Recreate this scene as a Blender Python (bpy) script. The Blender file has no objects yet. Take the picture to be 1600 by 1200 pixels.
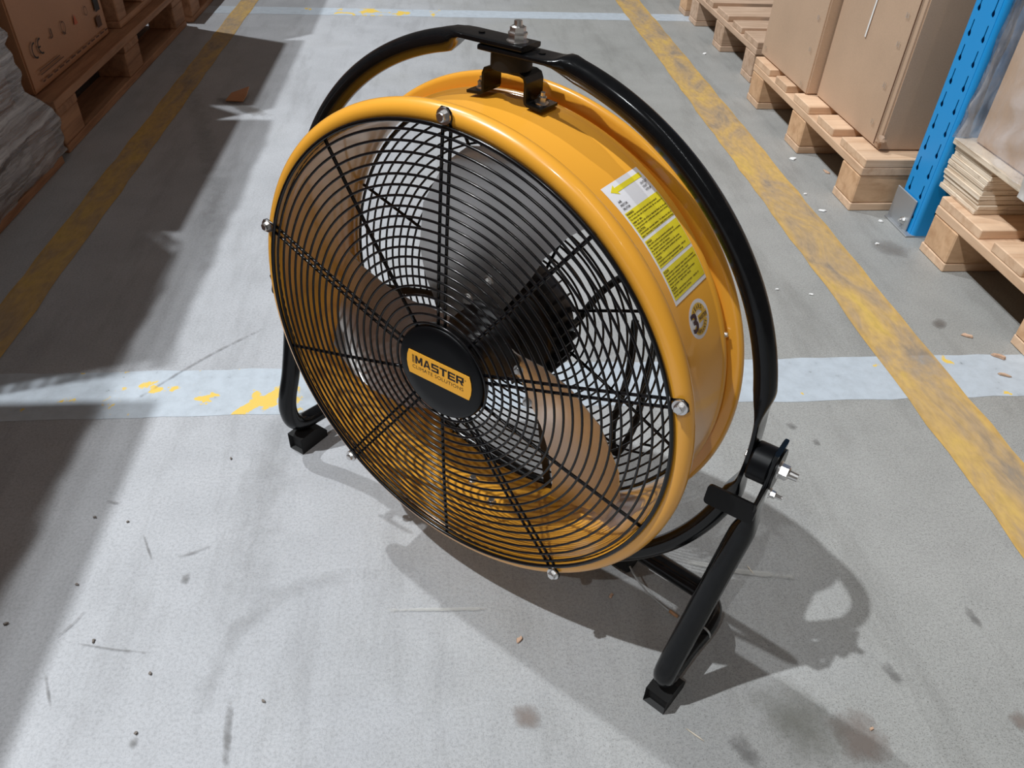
import bpy, bmesh, math, random
from mathutils import Vector, Matrix
random.seed(7)
R_ = math.radians
scene = bpy.context.scene
COL = scene.collection

# ------------------------------------------------------------------ camera
FPX, YAW, PITCH, ROLL, CH = 1199.35, 0.1064, 0.6837, 0.0457, 0.8234
def cam_axes():
    f = Vector((math.sin(YAW)*math.cos(PITCH), math.cos(YAW)*math.cos(PITCH), -math.sin(PITCH)))
    r = Vector((math.cos(YAW), -math.sin(YAW), 0)); u = r.cross(f)
    c, s = math.cos(ROLL), math.sin(ROLL)
    return r*c + u*s, u*c - r*s, -f
CR, CU, CB = cam_axes()
cd = bpy.data.cameras.new('camera'); cam = bpy.data.objects.new('camera', cd); COL.objects.link(cam)
cd.sensor_fit = 'HORIZONTAL'; cd.sensor_width = 36.0; cd.lens = 36.0*FPX/1600.0
cd.clip_start = 0.02; cd.clip_end = 60
m = Matrix((CR, CU, CB)).transposed().to_4x4(); m.translation = Vector((0, 0, CH)); cam.matrix_world = m
scene.camera = cam

# ------------------------------------------------------------------ light
scene.view_settings.view_transform = 'Standard'; scene.view_settings.look = 'None'
scene.view_settings.gamma = 1.0; scene.view_settings.use_curve_mapping = False
scene.view_settings.exposure = 0.0
w = bpy.data.worlds.new('hall_air'); scene.world = w; w.use_nodes = True
w.node_tree.nodes['Background'].inputs[0].default_value = (1.0, 0.86, 0.76, 1)
w.node_tree.nodes['Background'].inputs[1].default_value = 0.098
def lamp(name, loc, power, size=.13, col=(0.94, 0.975, 1.0)):
    l = bpy.data.lights.new(name, 'AREA'); l.shape = 'DISK'; l.size = size; l.energy = power; l.color = col
    o = bpy.data.objects.new(name, l); COL.objects.link(o); o.location = loc; return o
lamp('bay_and_fill_lamp', (-3.88, 0.14, 8.0), 700, .13)
lamp('bay_and_fill_lamp', (-3.45, 4.35, 8.0), 450, .13)
ln_ = lamp('aisle_strip_lamp', (0.9, -5.6, 8.0), 60); ln_.data.shape = 'RECTANGLE'; ln_.data.size = .03; ln_.data.size_y = 7.0
lamp('bay_and_fill_lamp', (-3.60, -4.60, 8.0), 190, .13)  # fill lamp added behind the camera to brighten the fan's front

# ------------------------------------------------------------------ materials
MATS = {}
def nmat(name):
    mt = bpy.data.materials.new(name); mt.use_nodes = True
    nt = mt.node_tree; b = nt.nodes['Principled BSDF']; MATS[name] = mt
    return mt, nt, b
def plain(name, col, rough=.5, metal=0., coat=0., spec=.5):
    mt, nt, b = nmat(name)
    b.inputs['Base Color'].default_value = (*col, 1); b.inputs['Roughness'].default_value = rough
    b.inputs['Metallic'].default_value = metal; b.inputs['Coat Weight'].default_value = coat
    b.inputs['Coat Roughness'].default_value = .12; b.inputs['Specular IOR Level'].default_value = spec
    return mt
def N(nt, typ, **kw):
    n = nt.nodes.new(typ)
    for k, v in kw.items(): setattr(n, k, v)
    return n
def tc(nt, kind='Object', scale=(1, 1, 1), rnd=False):
    t = N(nt, 'ShaderNodeTexCoord'); mp = N(nt, 'ShaderNodeMapping'); mp.inputs['Scale'].default_value = scale
    if rnd:
        oi = N(nt, 'ShaderNodeObjectInfo'); ml = N(nt, 'ShaderNodeMath', operation='MULTIPLY'); ml.inputs[1].default_value = 37.
        nt.links.new(oi.outputs['Random'], ml.inputs[0])
        cx = N(nt, 'ShaderNodeCombineXYZ')
        for i in range(3): nt.links.new(ml.outputs[0], cx.inputs[i])
        ad = N(nt, 'ShaderNodeVectorMath', operation='ADD')
        nt.links.new(t.outputs[kind], ad.inputs[0]); nt.links.new(cx.outputs[0], ad.inputs[1]); nt.links.new(ad.outputs[0], mp.inputs[0])
    else: nt.links.new(t.outputs[kind], mp.inputs[0])
    return mp.outputs[0]
def noise(nt, vec, scale, detail=4, rough=.55, dist=0):
    n = N(nt, 'ShaderNodeTexNoise'); n.inputs['Scale'].default_value = scale; n.inputs['Detail'].default_value = detail
    n.inputs['Roughness'].default_value = rough; n.inputs['Distortion'].default_value = dist
    nt.links.new(vec, n.inputs['Vector']); return n.outputs['Fac']
def ramp(nt, fac, stops):
    r = N(nt, 'ShaderNodeValToRGB'); e = r.color_ramp.elements
    while len(e) > 1: e.remove(e[-1])
    e[0].position = stops[0][0]; e[0].color = (*stops[0][1], 1)
    for p, c in stops[1:]:
        x = e.new(p); x.color = (*c, 1)
    nt.links.new(fac, r.inputs[0]); return r.outputs[0]
def mix(nt, fac, a, b, typ='MIX'):
    n = N(nt, 'ShaderNodeMix', data_type='RGBA', blend_type=typ)
    for sock, v in ((n.inputs[0], fac), (n.inputs[6], a), (n.inputs[7], b)):
        if isinstance(v, (int, float)): sock.default_value = v
        elif isinstance(v, tuple): sock.default_value = (*v, 1)
        else: nt.links.new(v, sock)
    return n.outputs[2]
def mth(nt, op, a, b=None, c=None):
    n = N(nt, 'ShaderNodeMath', operation=op)
    for i, v in enumerate((a, b, c)):
        if v is None: continue
        if isinstance(v, (int, float)): n.inputs[i].default_value = v
        else: nt.links.new(v, n.inputs[i])
    return n.outputs[0]
def bump(nt, b, h, strength, dist=.002):
    n = N(nt, 'ShaderNodeBump'); n.inputs['Strength'].default_value = strength; n.inputs['Distance'].default_value = dist
    nt.links.new(h, n.inputs['Height']); nt.links.new(n.outputs[0], b.inputs['Normal'])
def alpha_out(nt, b, fac):
    """fac=1 paint, 0 see-through"""
    tr = N(nt, 'ShaderNodeBsdfTransparent'); mx = N(nt, 'ShaderNodeMixShader'); out = nt.nodes['Material Output']
    nt.links.new(fac, mx.inputs[0]); nt.links.new(tr.outputs[0], mx.inputs[1]); nt.links.new(b.outputs[0], mx.inputs[2])
    nt.links.new(mx.outputs[0], out.inputs[0])

def mat_concrete():
    mt, nt, b = nmat('concrete'); v = tc(nt)
    big = noise(nt, v, 1.3, 5, .6); mid = noise(nt, v, 9, 5, .65); fine = noise(nt, v, 260, 3, .7); spk = noise(nt, v, 620, 2, .6)
    # smooth coat left, bare rough concrete right; colour also carries the lamps' falloff
    g = N(nt, 'ShaderNodeSeparateXYZ'); nt.links.new(v, g.inputs[0])
    wear_falloff = mth(nt, 'ADD', mth(nt, 'ADD', mth(nt, 'MULTIPLY', g.outputs[0], .9), .34), mth(nt, 'MULTIPLY', mth(nt, 'SUBTRACT', noise(nt, v, 2.6, 5, .65), .5), .9))
    bare = ramp(nt, wear_falloff, [(.15, (0, 0, 0)), (.75, (1, 1, 1))])
    c = mix(nt, bare, ramp(nt, big, [(.30, (.385, .395, .415)), (.55, (.44, .452, .475)), (.75, (.41, .415, .42))]), ramp(nt, big, [(.30, (.315, .318, .305)), (.6, (.365, .366, .355))]))
    c = mix(nt, .55, c, ramp(nt, mid, [(.3, (.36, .36, .36)), (.6, (.5, .5, .5)), (.8, (.56, .56, .56))]), 'MULTIPLY')
    c = mix(nt, 1.0, c, (1.42, 1.42, 1.42), 'MULTIPLY')
    c = mix(nt, .5, c, ramp(nt, fine, [(.3, (.55, .55, .55)), (.55, (1, 1, 1)), (.75, (1.1, 1.1, 1.1))]), 'MULTIPLY')
    c = mix(nt, mth(nt, 'ADD', .2, mth(nt, 'MULTIPLY', bare, .75)), c, ramp(nt, spk, [(.32, (.5, .49, .46)), (.45, (1, 1, 1)), (.68, (1, 1, 1)), (.78, (1.35, 1.35, 1.3))]), 'MULTIPLY')
    vs = tc(nt, 'Object', (1.0, .16, 1)); st = noise(nt, vs, 14, 5, .7)
    c = mix(nt, .35, c, ramp(nt, st, [(.36, (.62, .61, .6)), (.5, (1, 1, 1))]), 'MULTIPLY')
    nt.links.new(c, b.inputs['Base Color']); b.inputs['Roughness'].default_value = .55
    h = mth(nt, 'ADD', mth(nt, 'MULTIPLY', fine, .5), mth(nt, 'MULTIPLY', spk, .5)); bump(nt, b, h, .35, .0015)
    return mt
def mat_yellow_paint():
    mt, nt, b = nmat('worn_yellow_paint'); v = tc(nt, 'Object', (1.6, .6, 1))
    n1 = noise(nt, v, 9, 5, .65, .6); n2 = noise(nt, v, 60, 4, .6)
    c = ramp(nt, n1, [(.32, (.41, .315, .22)), (.45, (.51, .36, .20)), (.56, (.58, .385, .15)), (.70, (.62, .42, .11))])
    gg = N(nt, 'ShaderNodeSeparateXYZ'); nt.links.new(tc(nt, 'Generated'), gg.inputs[0])
    ed = mth(nt, 'ABSOLUTE', mth(nt, 'SUBTRACT', gg.outputs[0], .5))
    c = mix(nt, ramp(nt, ed, [(.38, (0, 0, 0)), (.47, (.75, .75, .75))]), c, (.60, .37, .10))
    c = mix(nt, .4, c, ramp(nt, n2, [(.3, (.6, .6, .6)), (.6, (1.1, 1.1, 1.1))]), 'MULTIPLY')
    nt.links.new(c, b.inputs['Base Color']); b.inputs['Roughness'].default_value = .5
    f = ramp(nt, n1, [(.22, (.35, .35, .35)), (.42, (.8, .8, .8)), (.6, (.95, .95, .95))])
    alpha_out(nt, b, f); return mt
def mat_white_paint():
    mt, nt, b = nmat('worn_white_paint'); v = tc(nt)
    n1 = noise(nt, v, 16, 5, .6, .3); n2 = noise(nt, v, 40, 5, .65)
    g = N(nt, 'ShaderNodeSeparateXYZ'); nt.links.new(v, g.inputs[0])
    near = mth(nt, 'SUBTRACT', 1.0, mth(nt, 'MINIMUM', mth(nt, 'ABSOLUTE', mth(nt, 'MULTIPLY', mth(nt, 'ADD', g.outputs[0], .28), 2.3)), 1.0))
    k = mth(nt, 'ADD', n1, mth(nt, 'MULTIPLY', near, .16))
    c = ramp(nt, n2, [(.3, (.40, .445, .49)), (.6, (.47, .525, .58))])
    c = mix(nt, ramp(nt, k, [(.675, (0, 0, 0)), (.69, (1, 1, 1))]), c, (.75, .52, .1))
    nt.links.new(c, b.inputs['Base Color']); b.inputs['Roughness'].default_value = .5
    f = ramp(nt, n2, [(.2, (.2, .2, .2)), (.34, (1, 1, 1))])
    alpha_out(nt, b, f); return mt
def mat_decal(name, col, amt, sc=18, lo=.35, hi=.55, soft=True):
    mt, nt, b = nmat(name); v = tc(nt, 'UV'); vo = tc(nt)
    g = N(nt, 'ShaderNodeSeparateXYZ'); nt.links.new(v, g.inputs[0])
    def edge(x): return mth(nt, 'MULTIPLY', mth(nt, 'MULTIPLY', x, mth(nt, 'SUBTRACT', 1.0, x)), 4.0)
    e = mth(nt, 'MULTIPLY', edge(g.outputs[0]), edge(g.outputs[1]))
    n = noise(nt, vo, sc, 5, .65)
    f = ramp(nt, mth(nt, 'ADD', n, mth(nt, 'MULTIPLY', mth(nt, 'SUBTRACT', e, .5), .5)) if soft else n, [(lo, (0, 0, 0)), (hi, (amt, amt, amt))])
    b.inputs['Base Color'].default_value = (*col, 1); b.inputs['Roughness'].default_value = .6
    alpha_out(nt, b, f); return mt
def mat_wood(name, base, dark, sx=3., sy=38., amt=.8, rough=.7):
    mt, nt, b = nmat(name); v = tc(nt, 'Object', (sx, sy, sy), True)
    n1 = noise(nt, v, 1.4, 5, .6, .5); v2 = tc(nt, 'Object', (1, 1, 1), True); n2 = noise(nt, v2, 12, 4, .6)
    oi = N(nt, 'ShaderNodeObjectInfo')
    c = ramp(nt, n1, [(.32, dark), (.55, base), (.8, tuple(min(1, x*1.12) for x in base))])
    c = mix(nt, .35*amt, c, ramp(nt, n2, [(.35, (.62, .58, .55)), (.6, (1, 1, 1))]), 'MULTIPLY')
    c = mix(nt, .6, c, ramp(nt, oi.outputs['Random'], [(0, (.8, .76, .72)), (1, (1.1, 1.1, 1.1))]), 'MULTIPLY')
    nt.links.new(c, b.inputs['Base Color']); b.inputs['Roughness'].default_value = rough
    bump(nt, b, n1, .25, .0015); return mt
def mat_card(name, base):
    mt, nt, b = nmat(name); v = tc(nt, 'Object', (1, 1, 1), True)
    n = noise(nt, v, 4, 4, .6); f = noise(nt, v, 300, 2, .5)
    c = ramp(nt, n, [(.3, tuple(x*.86 for x in base)), (.7, base)])
    c = mix(nt, .25, c, ramp(nt, f, [(.3, (.8, .8, .8)), (.7, (1.1, 1.1, 1.1))]), 'MULTIPLY')
    nt.links.new(c, b.inputs['Base Color']); b.inputs['Roughness'].default_value = .6; return mt
def mat_ply():
    mt, nt, b = nmat('plywood_edge'); v = tc(nt, 'Object', (6, 6, 420), True); v2 = tc(nt, 'Object', (30, 30, 90), True)
    n = noise(nt, v, 1., 3, .5); n2 = noise(nt, v2, 1.2, 5, .7)
    c = ramp(nt, n, [(.35, (.5, .36, .24)), (.5, (.76, .64, .5)), (.7, (.85, .75, .62))])
    c = mix(nt, .7, c, ramp(nt, n2, [(.3, (.45, .38, .32)), (.45, (1, 1, 1))]), 'MULTIPLY')
    nt.links.new(c, b.inputs['Base Color']); b.inputs['Roughness'].default_value = .7; return mt
def mat_film(name, dens, tint, sc, amt_lo, amt_hi, dist=.3):
    mt, nt, b = nmat(name); v = tc(nt, 'Object', sc); n = noise(nt, v, 1., 6, .65, dist); n2 = noise(nt, tc(nt), 55, 3, .6)
    nt.links.new(ramp(nt, n, [(.35, tuple(x*.55 for x in tint)), (.7, tint)]), b.inputs['Base Color'])
    b.inputs['Roughness'].default_value = .18; b.inputs['Specular IOR Level'].default_value = .8
    f = ramp(nt, n, [(.36, (amt_lo,)*3), (.66, (amt_hi,)*3)])
    bump(nt, b, mth(nt, 'ADD', n, mth(nt, 'MULTIPLY', n2, .25)), .8, .01)
    alpha_out(nt, b, f); return mt
def mat_enamel():
    mt, nt, b = nmat('yellow_enamel'); v = tc(nt); n = noise(nt, v, 3, 2, .5)
    nt.links.new(ramp(nt, n, [(.3, (.87, .39, .036)), (.7, (.92, .43, .044))]), b.inputs['Base Color'])
    b.inputs['Roughness'].default_value = .3; b.inputs['Coat Weight'].default_value = .6; b.inputs['Coat Roughness'].default_value = .1
    return mt
def mat_tube():
    mt, nt, b = nmat('black_enamel'); v = tc(nt); n = noise(nt, v, 160, 3, .6)
    nt.links.new(ramp(nt, n, [(.3, (.0035, .004, .0048)), (.75, (.006, .0065, .0075))]), b.inputs['Base Color'])
    b.inputs['Roughness'].default_value = .15; b.inputs['Specular IOR Level'].default_value = .3
    return mt
M_FLOOR = mat_concrete(); M_YEL = mat_yellow_paint(); M_WHT = mat_white_paint()
M_ENAMEL = mat_enamel(); M_TUBE = mat_tube()
M_WIRE = plain('black_wire', (.0035, .0035, .0045), .2, 0, 0, .4); M_CAP = plain('black_cap', (.0035, .004, .005), .34, 0, 0, .2)
M_RUB = plain('black_rubber', (.010, .010, .010), .6, 0, 0, .3); M_BRKT = plain('black_bracket', (.0045, .0045, .0045), .3, 0, 0, .25)
M_ZINC = plain('bright_zinc', (.70, .69, .68), .3, 1.); M_GALV = plain('galvanized', (.42, .44, .46), .45, .6)
M_BLADE = plain('blade_aluminium', (.78, .76, .75), .36, 1.)
M_MOTOR = plain('motor_black', (.006, .006, .007), .36, 0, 0, .4)
M_BADGE = plain('badge_orange', (1.0, .48, .035), .4); M_INK = plain('ink_black', (.012, .008, .008), .5)
M_STK = plain('sticker_white', (.86, .85, .88), .4); M_SYEL = plain('sticker_yellow', (.86, .72, .03), .45); M_SOR = plain('sticker_ochre', (.82, .50, .05), .45)
M_INKY = plain('ink_olive', (.10, .075, .01), .6); M_INKP = plain('ink_plum', (.035, .012, .03), .5)
M_BLUE = plain('blue_enamel', (.006, .29, .70), .4, 0, .1)
M_PINE = mat_wood('pine', (.74, .52, .35), (.62, .40, .25)); M_PINEO = mat_wood('pine_old', (.60, .43, .31), (.45, .30, .20))
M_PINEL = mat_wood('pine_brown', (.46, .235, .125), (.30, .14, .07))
M_BLOCK = mat_wood('pine_block', (.70, .45, .265), (.56, .33, .18), 8, 26)
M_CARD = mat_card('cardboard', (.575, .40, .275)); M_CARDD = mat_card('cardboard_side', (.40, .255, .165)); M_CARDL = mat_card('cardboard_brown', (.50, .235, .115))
M_PLY = mat_ply(); M_PRINT = plain('print_brown', (.10, .04, .018), .7); M_PRINTD = plain('print_dark', (.02, .012, .008), .7); M_PRINTR = plain('print_red', (.55, .12, .05), .7)
M_FILM = mat_film('stretch_film', .5, (.82, .82, .86), (9, 9, 2.2), .02, .22)
M_FILML = mat_film('stretch_film_tight', .7, (.80, .77, .78), (3, 1.3, 48), .08, .92)
M_STRAP = plain('white_strap', (.75, .74, .72), .35)
M_CHIP = mat_wood('chip_wood', (.62, .42, .30), (.45, .28, .18), 40, 200); M_FLAKE = plain('white_flake', (.85, .85, .84), .6)
M_STONE = plain('dark_grit', (.19, .165, .145), .8); M_STRAW = plain('straw', (.62, .55, .45), .6); M_TAPE = plain('staple_wire', (.8, .79, .77), .25, 1.)
M_TAG = plain('tan_tip', (.45, .25, .13), .6); M_STRING = plain('grey_string', (.42, .43, .43), .4)

# ------------------------------------------------------------------ mesh helpers
def link(o, parent=None):
    COL.objects.link(o)
    if parent is not None: o.parent = parent
    return o
def mesh_obj(name, verts, faces, mat, parent=None, smooth=False):
    me = bpy.data.meshes.new(name); me.from_pydata([tuple(v) for v in verts], [], faces); me.update()
    if smooth:
        for p in me.polygons: p.use_smooth = True
    if mat: me.materials.append(mat)
    return link(bpy.data.objects.new(name, me), parent)
def bm_obj(name, bm, mat, parent=None, smooth=False, angle=None):
    me = bpy.data.meshes.new(name); bm.normal_update(); bm.to_mesh(me); bm.free()
    if smooth:
        for p in me.polygons: p.use_smooth = True
        if angle:
            try: me.set_sharp_from_angle(angle=angle)
            except Exception: pass
    me.materials.append(mat)
    return link(bpy.data.objects.new(name, me), parent)
def tag(o, label, cat, group=None):
    o['label'] = label; o['category'] = cat
    if group: o['group'] = group
    return o
def empty(name, loc=(0, 0, 0), rz=0):
    o = bpy.data.objects.new(name, None); o.empty_display_size = .05; COL.objects.link(o)
    o.location = loc; o.rotation_euler = (0, 0, rz); return o
BOXC = {}
def box_mesh(dx, dy, dz, bev, mat):
    k = (round(dx, 4), round(dy, 4), round(dz, 4), bev, mat.name)
    if k in BOXC: return BOXC[k]
    bm = bmesh.new(); bmesh.ops.create_cube(bm, size=1); bmesh.ops.scale(bm, vec=(dx, dy, dz), verts=bm.verts)
    if bev: bmesh.ops.bevel(bm, geom=bm.edges[:], offset=bev, segments=1, affect='EDGES', profile=.5)
    me = bpy.data.meshes.new('box'); bm.to_mesh(me); bm.free(); me.materials.append(mat); BOXC[k] = me; return me
def box(name, c, d, mat, parent=None, bev=.0, rot=(0, 0, 0)):
    o = bpy.data.objects.new(name, box_mesh(*d, bev, mat)); link(o, parent); o.location = c; o.rotation_euler = rot; return o
def sweep(path, section, frames, closed=False, caps=True):
    """path pts, section(i)-> list of (a,b) offsets, frames(i)->(A,B) vectors"""
    V, F = [], []; n = len(path)
    for i, p in enumerate(path):
        A, B = frames(i); sec = section(i); k = len(sec)
        for a, b in sec: V.append(Vector(p) + A*a + B*b)
    rng = n if closed else n-1
    for i in range(rng):
        j = (i+1) % n
        for q in range(k):
            r = (q+1) % k; F.append((i*k+q, i*k+r, j*k+r, j*k+q))
    if caps and not closed: F += [tuple(range(k-1, -1, -1)), tuple((n-1)*k+q for q in range(k))]
    return V, F
def circ_sec(r, k): return [(r*math.cos(2*math.pi*q/k), r*math.sin(2*math.pi*q/k)) for q in range(k)]
def tube(path, r, k=10, closed=False):
    path = [Vector(p) for p in path]; n = len(path); T = []
    for i in range(n):
        a = path[(i-1) % n] if (closed or i > 0) else path[i]; b = path[(i+1) % n] if (closed or i < n-1) else path[i]
        T.append((b-a).normalized())
    ref = Vector((0, 0, 1)) if abs(T[0].z) < .9 else Vector((1, 0, 0))
    A = [(ref - T[0]*ref.dot(T[0])).normalized()]
    for i in range(1, n):
        v = A[-1] - T[i]*A[-1].dot(T[i]); A.append(v.normalized())
    rr = r if callable(r) else (lambda i: r)
    return sweep(path, lambda i: circ_sec(rr(i), k), lambda i: (A[i], T[i].cross(A[i])), closed)
def smooth_path(pts, n=10):
    """Catmull-Rom"""
    P = [Vector(p) for p in pts]; P = [P[0]*2-P[1]] + P + [P[-1]*2-P[-2]]; out = []
    for i in range(1, len(P)-2):
        for j in range(n):
            t = j/n; a, b, c, d = P[i-1:i+3]
            out.append(.5*((2*b)+(c-a)*t+(2*a-5*b+4*c-d)*t*t+(3*b-a-3*c+d)*t**3))
    out.append(P[-2]); return out
def lathe(prof, seg, closed_prof=True):
    """prof (a,r) about axis; returns in drum coords (x, a, u)"""
    V, F = [], []; k = len(prof)
    for i in range(seg):
        t = 2*math.pi*i/seg; c, s = math.cos(t), math.sin(t)
        for a, r in prof: V.append((r*s, a, r*c))
    for i in range(seg):
        j = (i+1) % seg
        for q in range(k if closed_prof else k-1):
            r = (q+1) % k; F.append((i*k+q, j*k+q, j*k+r, i*k+r))
    return V, F
TXT = {}
def text2d(s, size, off=0., xs=1.0, align='LEFT', sp=1.0):
    cu = bpy.data.curves.new('lettering', 'FONT'); cu.body = s; cu.size = size; cu.align_x = align; cu.offset = off; cu.space_character = sp
    cu.resolution_u = 3; cu.fill_mode = 'FRONT'
    o = bpy.data.objects.new('lettering', cu); COL.objects.link(o)
    dg = bpy.context.evaluated_depsgraph_get(); me = o.evaluated_get(dg).to_mesh()
    V = [(v.co.x*xs, v.co.y) for v in me.vertices]; F = [tuple(p.vertices) for p in me.polygons]
    o.evaluated_get(dg).to_mesh_clear(); bpy.data.objects.remove(o); bpy.data.curves.remove(cu)
    return V, F
class Flat:
    """collects 2D shapes, then maps them onto a surface"""
    def __init__(s): s.V, s.F = [], []
    def add(s, V, F, dx=0, dy=0):
        b = len(s.V); s.V += [(x+dx, y+dy) for x, y in V]; s.F += [tuple(i+b for i in f) for f in F]; return s
    def poly(s, pts): return s.add(pts, [tuple(range(len(pts)))])
    def text(s, t, x, y, size, **k): return s.add(*text2d(t, size, **k), x, y)
    def rect(s, x0, y0, x1, y1, nx=1, ny=1):
        V = [(x0+(x1-x0)*i/nx, y0+(y1-y0)*j/ny) for j in range(ny+1) for i in range(nx+1)]
        F = [(j*(nx+1)+i, j*(nx+1)+i+1, (j+1)*(nx+1)+i+1, (j+1)*(nx+1)+i) for j in range(ny) for i in range(nx)]
        return s.add(V, F)
    def ring(s, cx, cy, r0, r1, a0, a1, n=24):
        V = []; F = []
        for i in range(n+1):
            t = R_(a0+(a1-a0)*i/n); V += [(cx+r0*math.cos(t), cy+r0*math.sin(t)), (cx+r1*math.cos(t), cy+r1*math.sin(t))]
        for i in range(n): F.append((2*i, 2*i+1, 2*i+3, 2*i+2))
        return s.add(V, F)
    def disc(s, cx, cy, rx, ry, n=32):
        V = [(cx, cy)]; F = []
        for i in range(n): t = 2*math.pi*i/n; V.append((cx+rx*math.cos(t), cy+ry*math.sin(t)))
        for i in range(n): F.append((0, 1+i, 1+(i+1) % n))
        return s.add(V, F)
    def obj(s, name, fn, mat, parent=None): return mesh_obj(name, [fn(x, y) for x, y in s.V], s.F, mat, parent)

# ================================================================== FLOOR
fl = mesh_obj('floor', [(-7, -4, -.12), (7, -4, -.12), (7, 12, -.12), (-7, 12, -.12), (-7, -4, 0), (7, -4, 0), (7, 12, 0), (-7, 12, 0)],
              [(3, 2, 1, 0), (4, 5, 6, 7), (0, 1, 5, 4), (1, 2, 6, 5), (2, 3, 7, 6), (3, 0, 4, 7)], M_FLOOR)
fl['kind'] = 'structure'; fl['label'] = 'grey concrete warehouse floor with painted aisle lines'
def strip(name, x0, y0, x1, y1, z, mat, jag=.003, along='y'):
    n = 160; V = []; F = []
    for i in range(n+1):
        t = i/n; j0, j1 = random.uniform(-jag, jag), random.uniform(-jag, jag)
        if along == 'y': y = y0+(y1-y0)*t; V += [(x0+j0, y, z), (x1+j1, y, z)]
        else: x = x0+(x1-x0)*t; V += [(x, y1+j1, z), (x, y0+j0, z)]
    for i in range(n): F.append((2*i, 2*i+1, 2*i+3, 2*i+2))
    return mesh_obj(name, V, F, mat, fl)
strip('white_line', -3, .942, 3, 1.060, .0004, M_WHT, .0022, 'x')
strip('white_line', -3, 3.36, 3, 3.47, .0004, M_WHT, .002, 'x')
strip('yellow_line', .7801, -2, .8901, 8, .0008, M_YEL, .0025)
strip('yellow_line', -.829, -2, -.758, 8, .0008, M_YEL, .0025)
D_DARK = mat_decal('scuff_dark', (.16, .155, .15), .5, 70, .40, .8); D_SOFT = mat_decal('stain_soft', (.17, .15, .135), .6, 14, .38, .75)
D_BROWN = mat_decal('stain_brown', (.24, .195, .17), .6, 24, .38, .75); D_WET = mat_decal('stain_wet', (.23, .215, .2), .6, 16, .34, .85)
D_TYRE = mat_decal('tyre_scuff', (.24, .235, .23), .22, 34, .45, 1.0); D_GREEN = mat_decal('stain_green', (.22, .22, .19), .4, 22, .42, .9)
D_LIGHT = mat_decal('joint_light', (.55, .55, .52), .5, 40, .35, .6)
def decal(name, pts, wd, mat, z=.0012):
    P = smooth_path([(x, y, z) for x, y in pts], 6); V = []; F = []; n = len(P)
    for i, p in enumerate(P):
        t = (P[min(i+1, n-1)]-P[max(i-1, 0)]).normalized(); q = Vector((-t.y, t.x, 0))
        V += [p+q*wd/2, p-q*wd/2]
    for i in range(n-1): F.append((2*i+1, 2*i+3, 2*i+2, 2*i))
    c = sum(V, Vector())/len(V)
    o = mesh_obj(name, [v-c for v in V], F, mat, fl); o.location = c
    uv = o.data.uv_layers.new(name='along')
    for lp in o.data.loops: uv.data[lp.index].uv = ((lp.vertex_index//2)/(n-1), lp.vertex_index % 2)
    return o
def px(u, v, z=0.):
    d = CR*((u-800)/FPX) + CU*(-(v-600)/FPX) - CB; t = (z-CH)/d.z; return (d.x*t, d.y*t)
zz = .0011
for nm, pts, wd, mt in [
    ('stain', [px(1290, 1150), px(1392, 1150)], .075, D_BROWN), ('stain', [px(1358, 380), px(1425, 395)], .085, D_WET),
    ('stain', [px(1455, 500), px(1480, 510)], .05, D_SOFT), ('stain', [px(1375, 1030), px(1412, 1075)], .02, D_DARK),
    ('stain', [px(1505, 945), px(1535, 985)], .016, D_DARK), ('stain', [px(1140, 1140), px(1190, 1210)], .03, D_DARK),
    ('stain', [px(1200, 1090), px(1330, 1190)], .12, D_GREEN), ('stain', [px(795, 1115), px(850, 1120)], .035, D_BROWN),
    ('stain', [px(1575, 1110), px(1610, 1140)], .03, D_BROWN), ('stain', [px(1228, 660), px(1245, 672)], .02, D_DARK), ('stain', [px(1268, 690), px(1282, 692)], .02, D_DARK),
    ('stain', [px(340, 150), px(420, 185)], .06, D_SOFT), ('stain', [px(1180, 1060), px(1290, 1160)], .10, D_GREEN),
    ('tyre_mark', [px(560, 560), px(430, 700), px(370, 1220)], .10, D_TYRE), ('tyre_mark', [px(700, 880), px(420, 940), px(240, 1230)], .04, D_TYRE),
    ('tyre_mark', [px(360, 1080), px(350, 1220)], .012, D_DARK), ('tyre_mark', [px(250, 0), px(330, 260), px(300, 500)], .08, D_TYRE),
    ('scratch', [px(180, 645), px(320, 560), px(430, 505)], .007, D_DARK), ('scratch', [px(80, 1005), px(115, 975), px(137, 952)], .004, D_DARK),
    ('scratch', [px(95, 1002), px(175, 1015), px(245, 1022)], .003, D_DARK), ('scratch', [px(265, 875), px(300, 865), px(340, 850)], .006, D_DARK),
    ('scratch', [px(285, 915), px(295, 893)], .014, D_DARK), ('scratch', [px(165, 784), px(190, 788)], .006, D_DARK), ('scratch', [px(222, 830), px(240, 885)], .004, D_DARK),
    ('scratch', [px(200, 1170), px(218, 1150)], .012, D_DARK), ('scratch', [px(70, 1045), px(80, 1115)], .004, D_DARK), ('scratch', [px(380, 870), px(408, 830)], .006, D_TYRE),
    ('floor_joint', [px(1040, 872), px(1150, 893), px(1260, 905)], .010, D_LIGHT), ('floor_joint', [px(600, 955), px(780, 952)], .006, D_LIGHT)]:
    zz += .00004; decal(nm, pts, wd, mt, zz)

# ================================================================== FAN
X0, Y0, FYAW, HP, TILT = .0481, .6759, .6861, .3393, .0217
fan = empty('drum_fan', (X0, Y0, 0), -FYAW)
tag(fan, 'yellow drum fan with black wire guard on a black tubular stand', 'fan')
ct, st = math.cos(TILT), math.sin(TILT)
def D(x, a, u):
    y = -a; return Vector((x, y*ct+u*st, HP+u*ct-y*st))
def dmesh(name, V, F, mat, parent, smooth=True): return mesh_obj(name, [D(*v) for v in V], F, mat, parent, smooth)
RB = .2455
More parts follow.
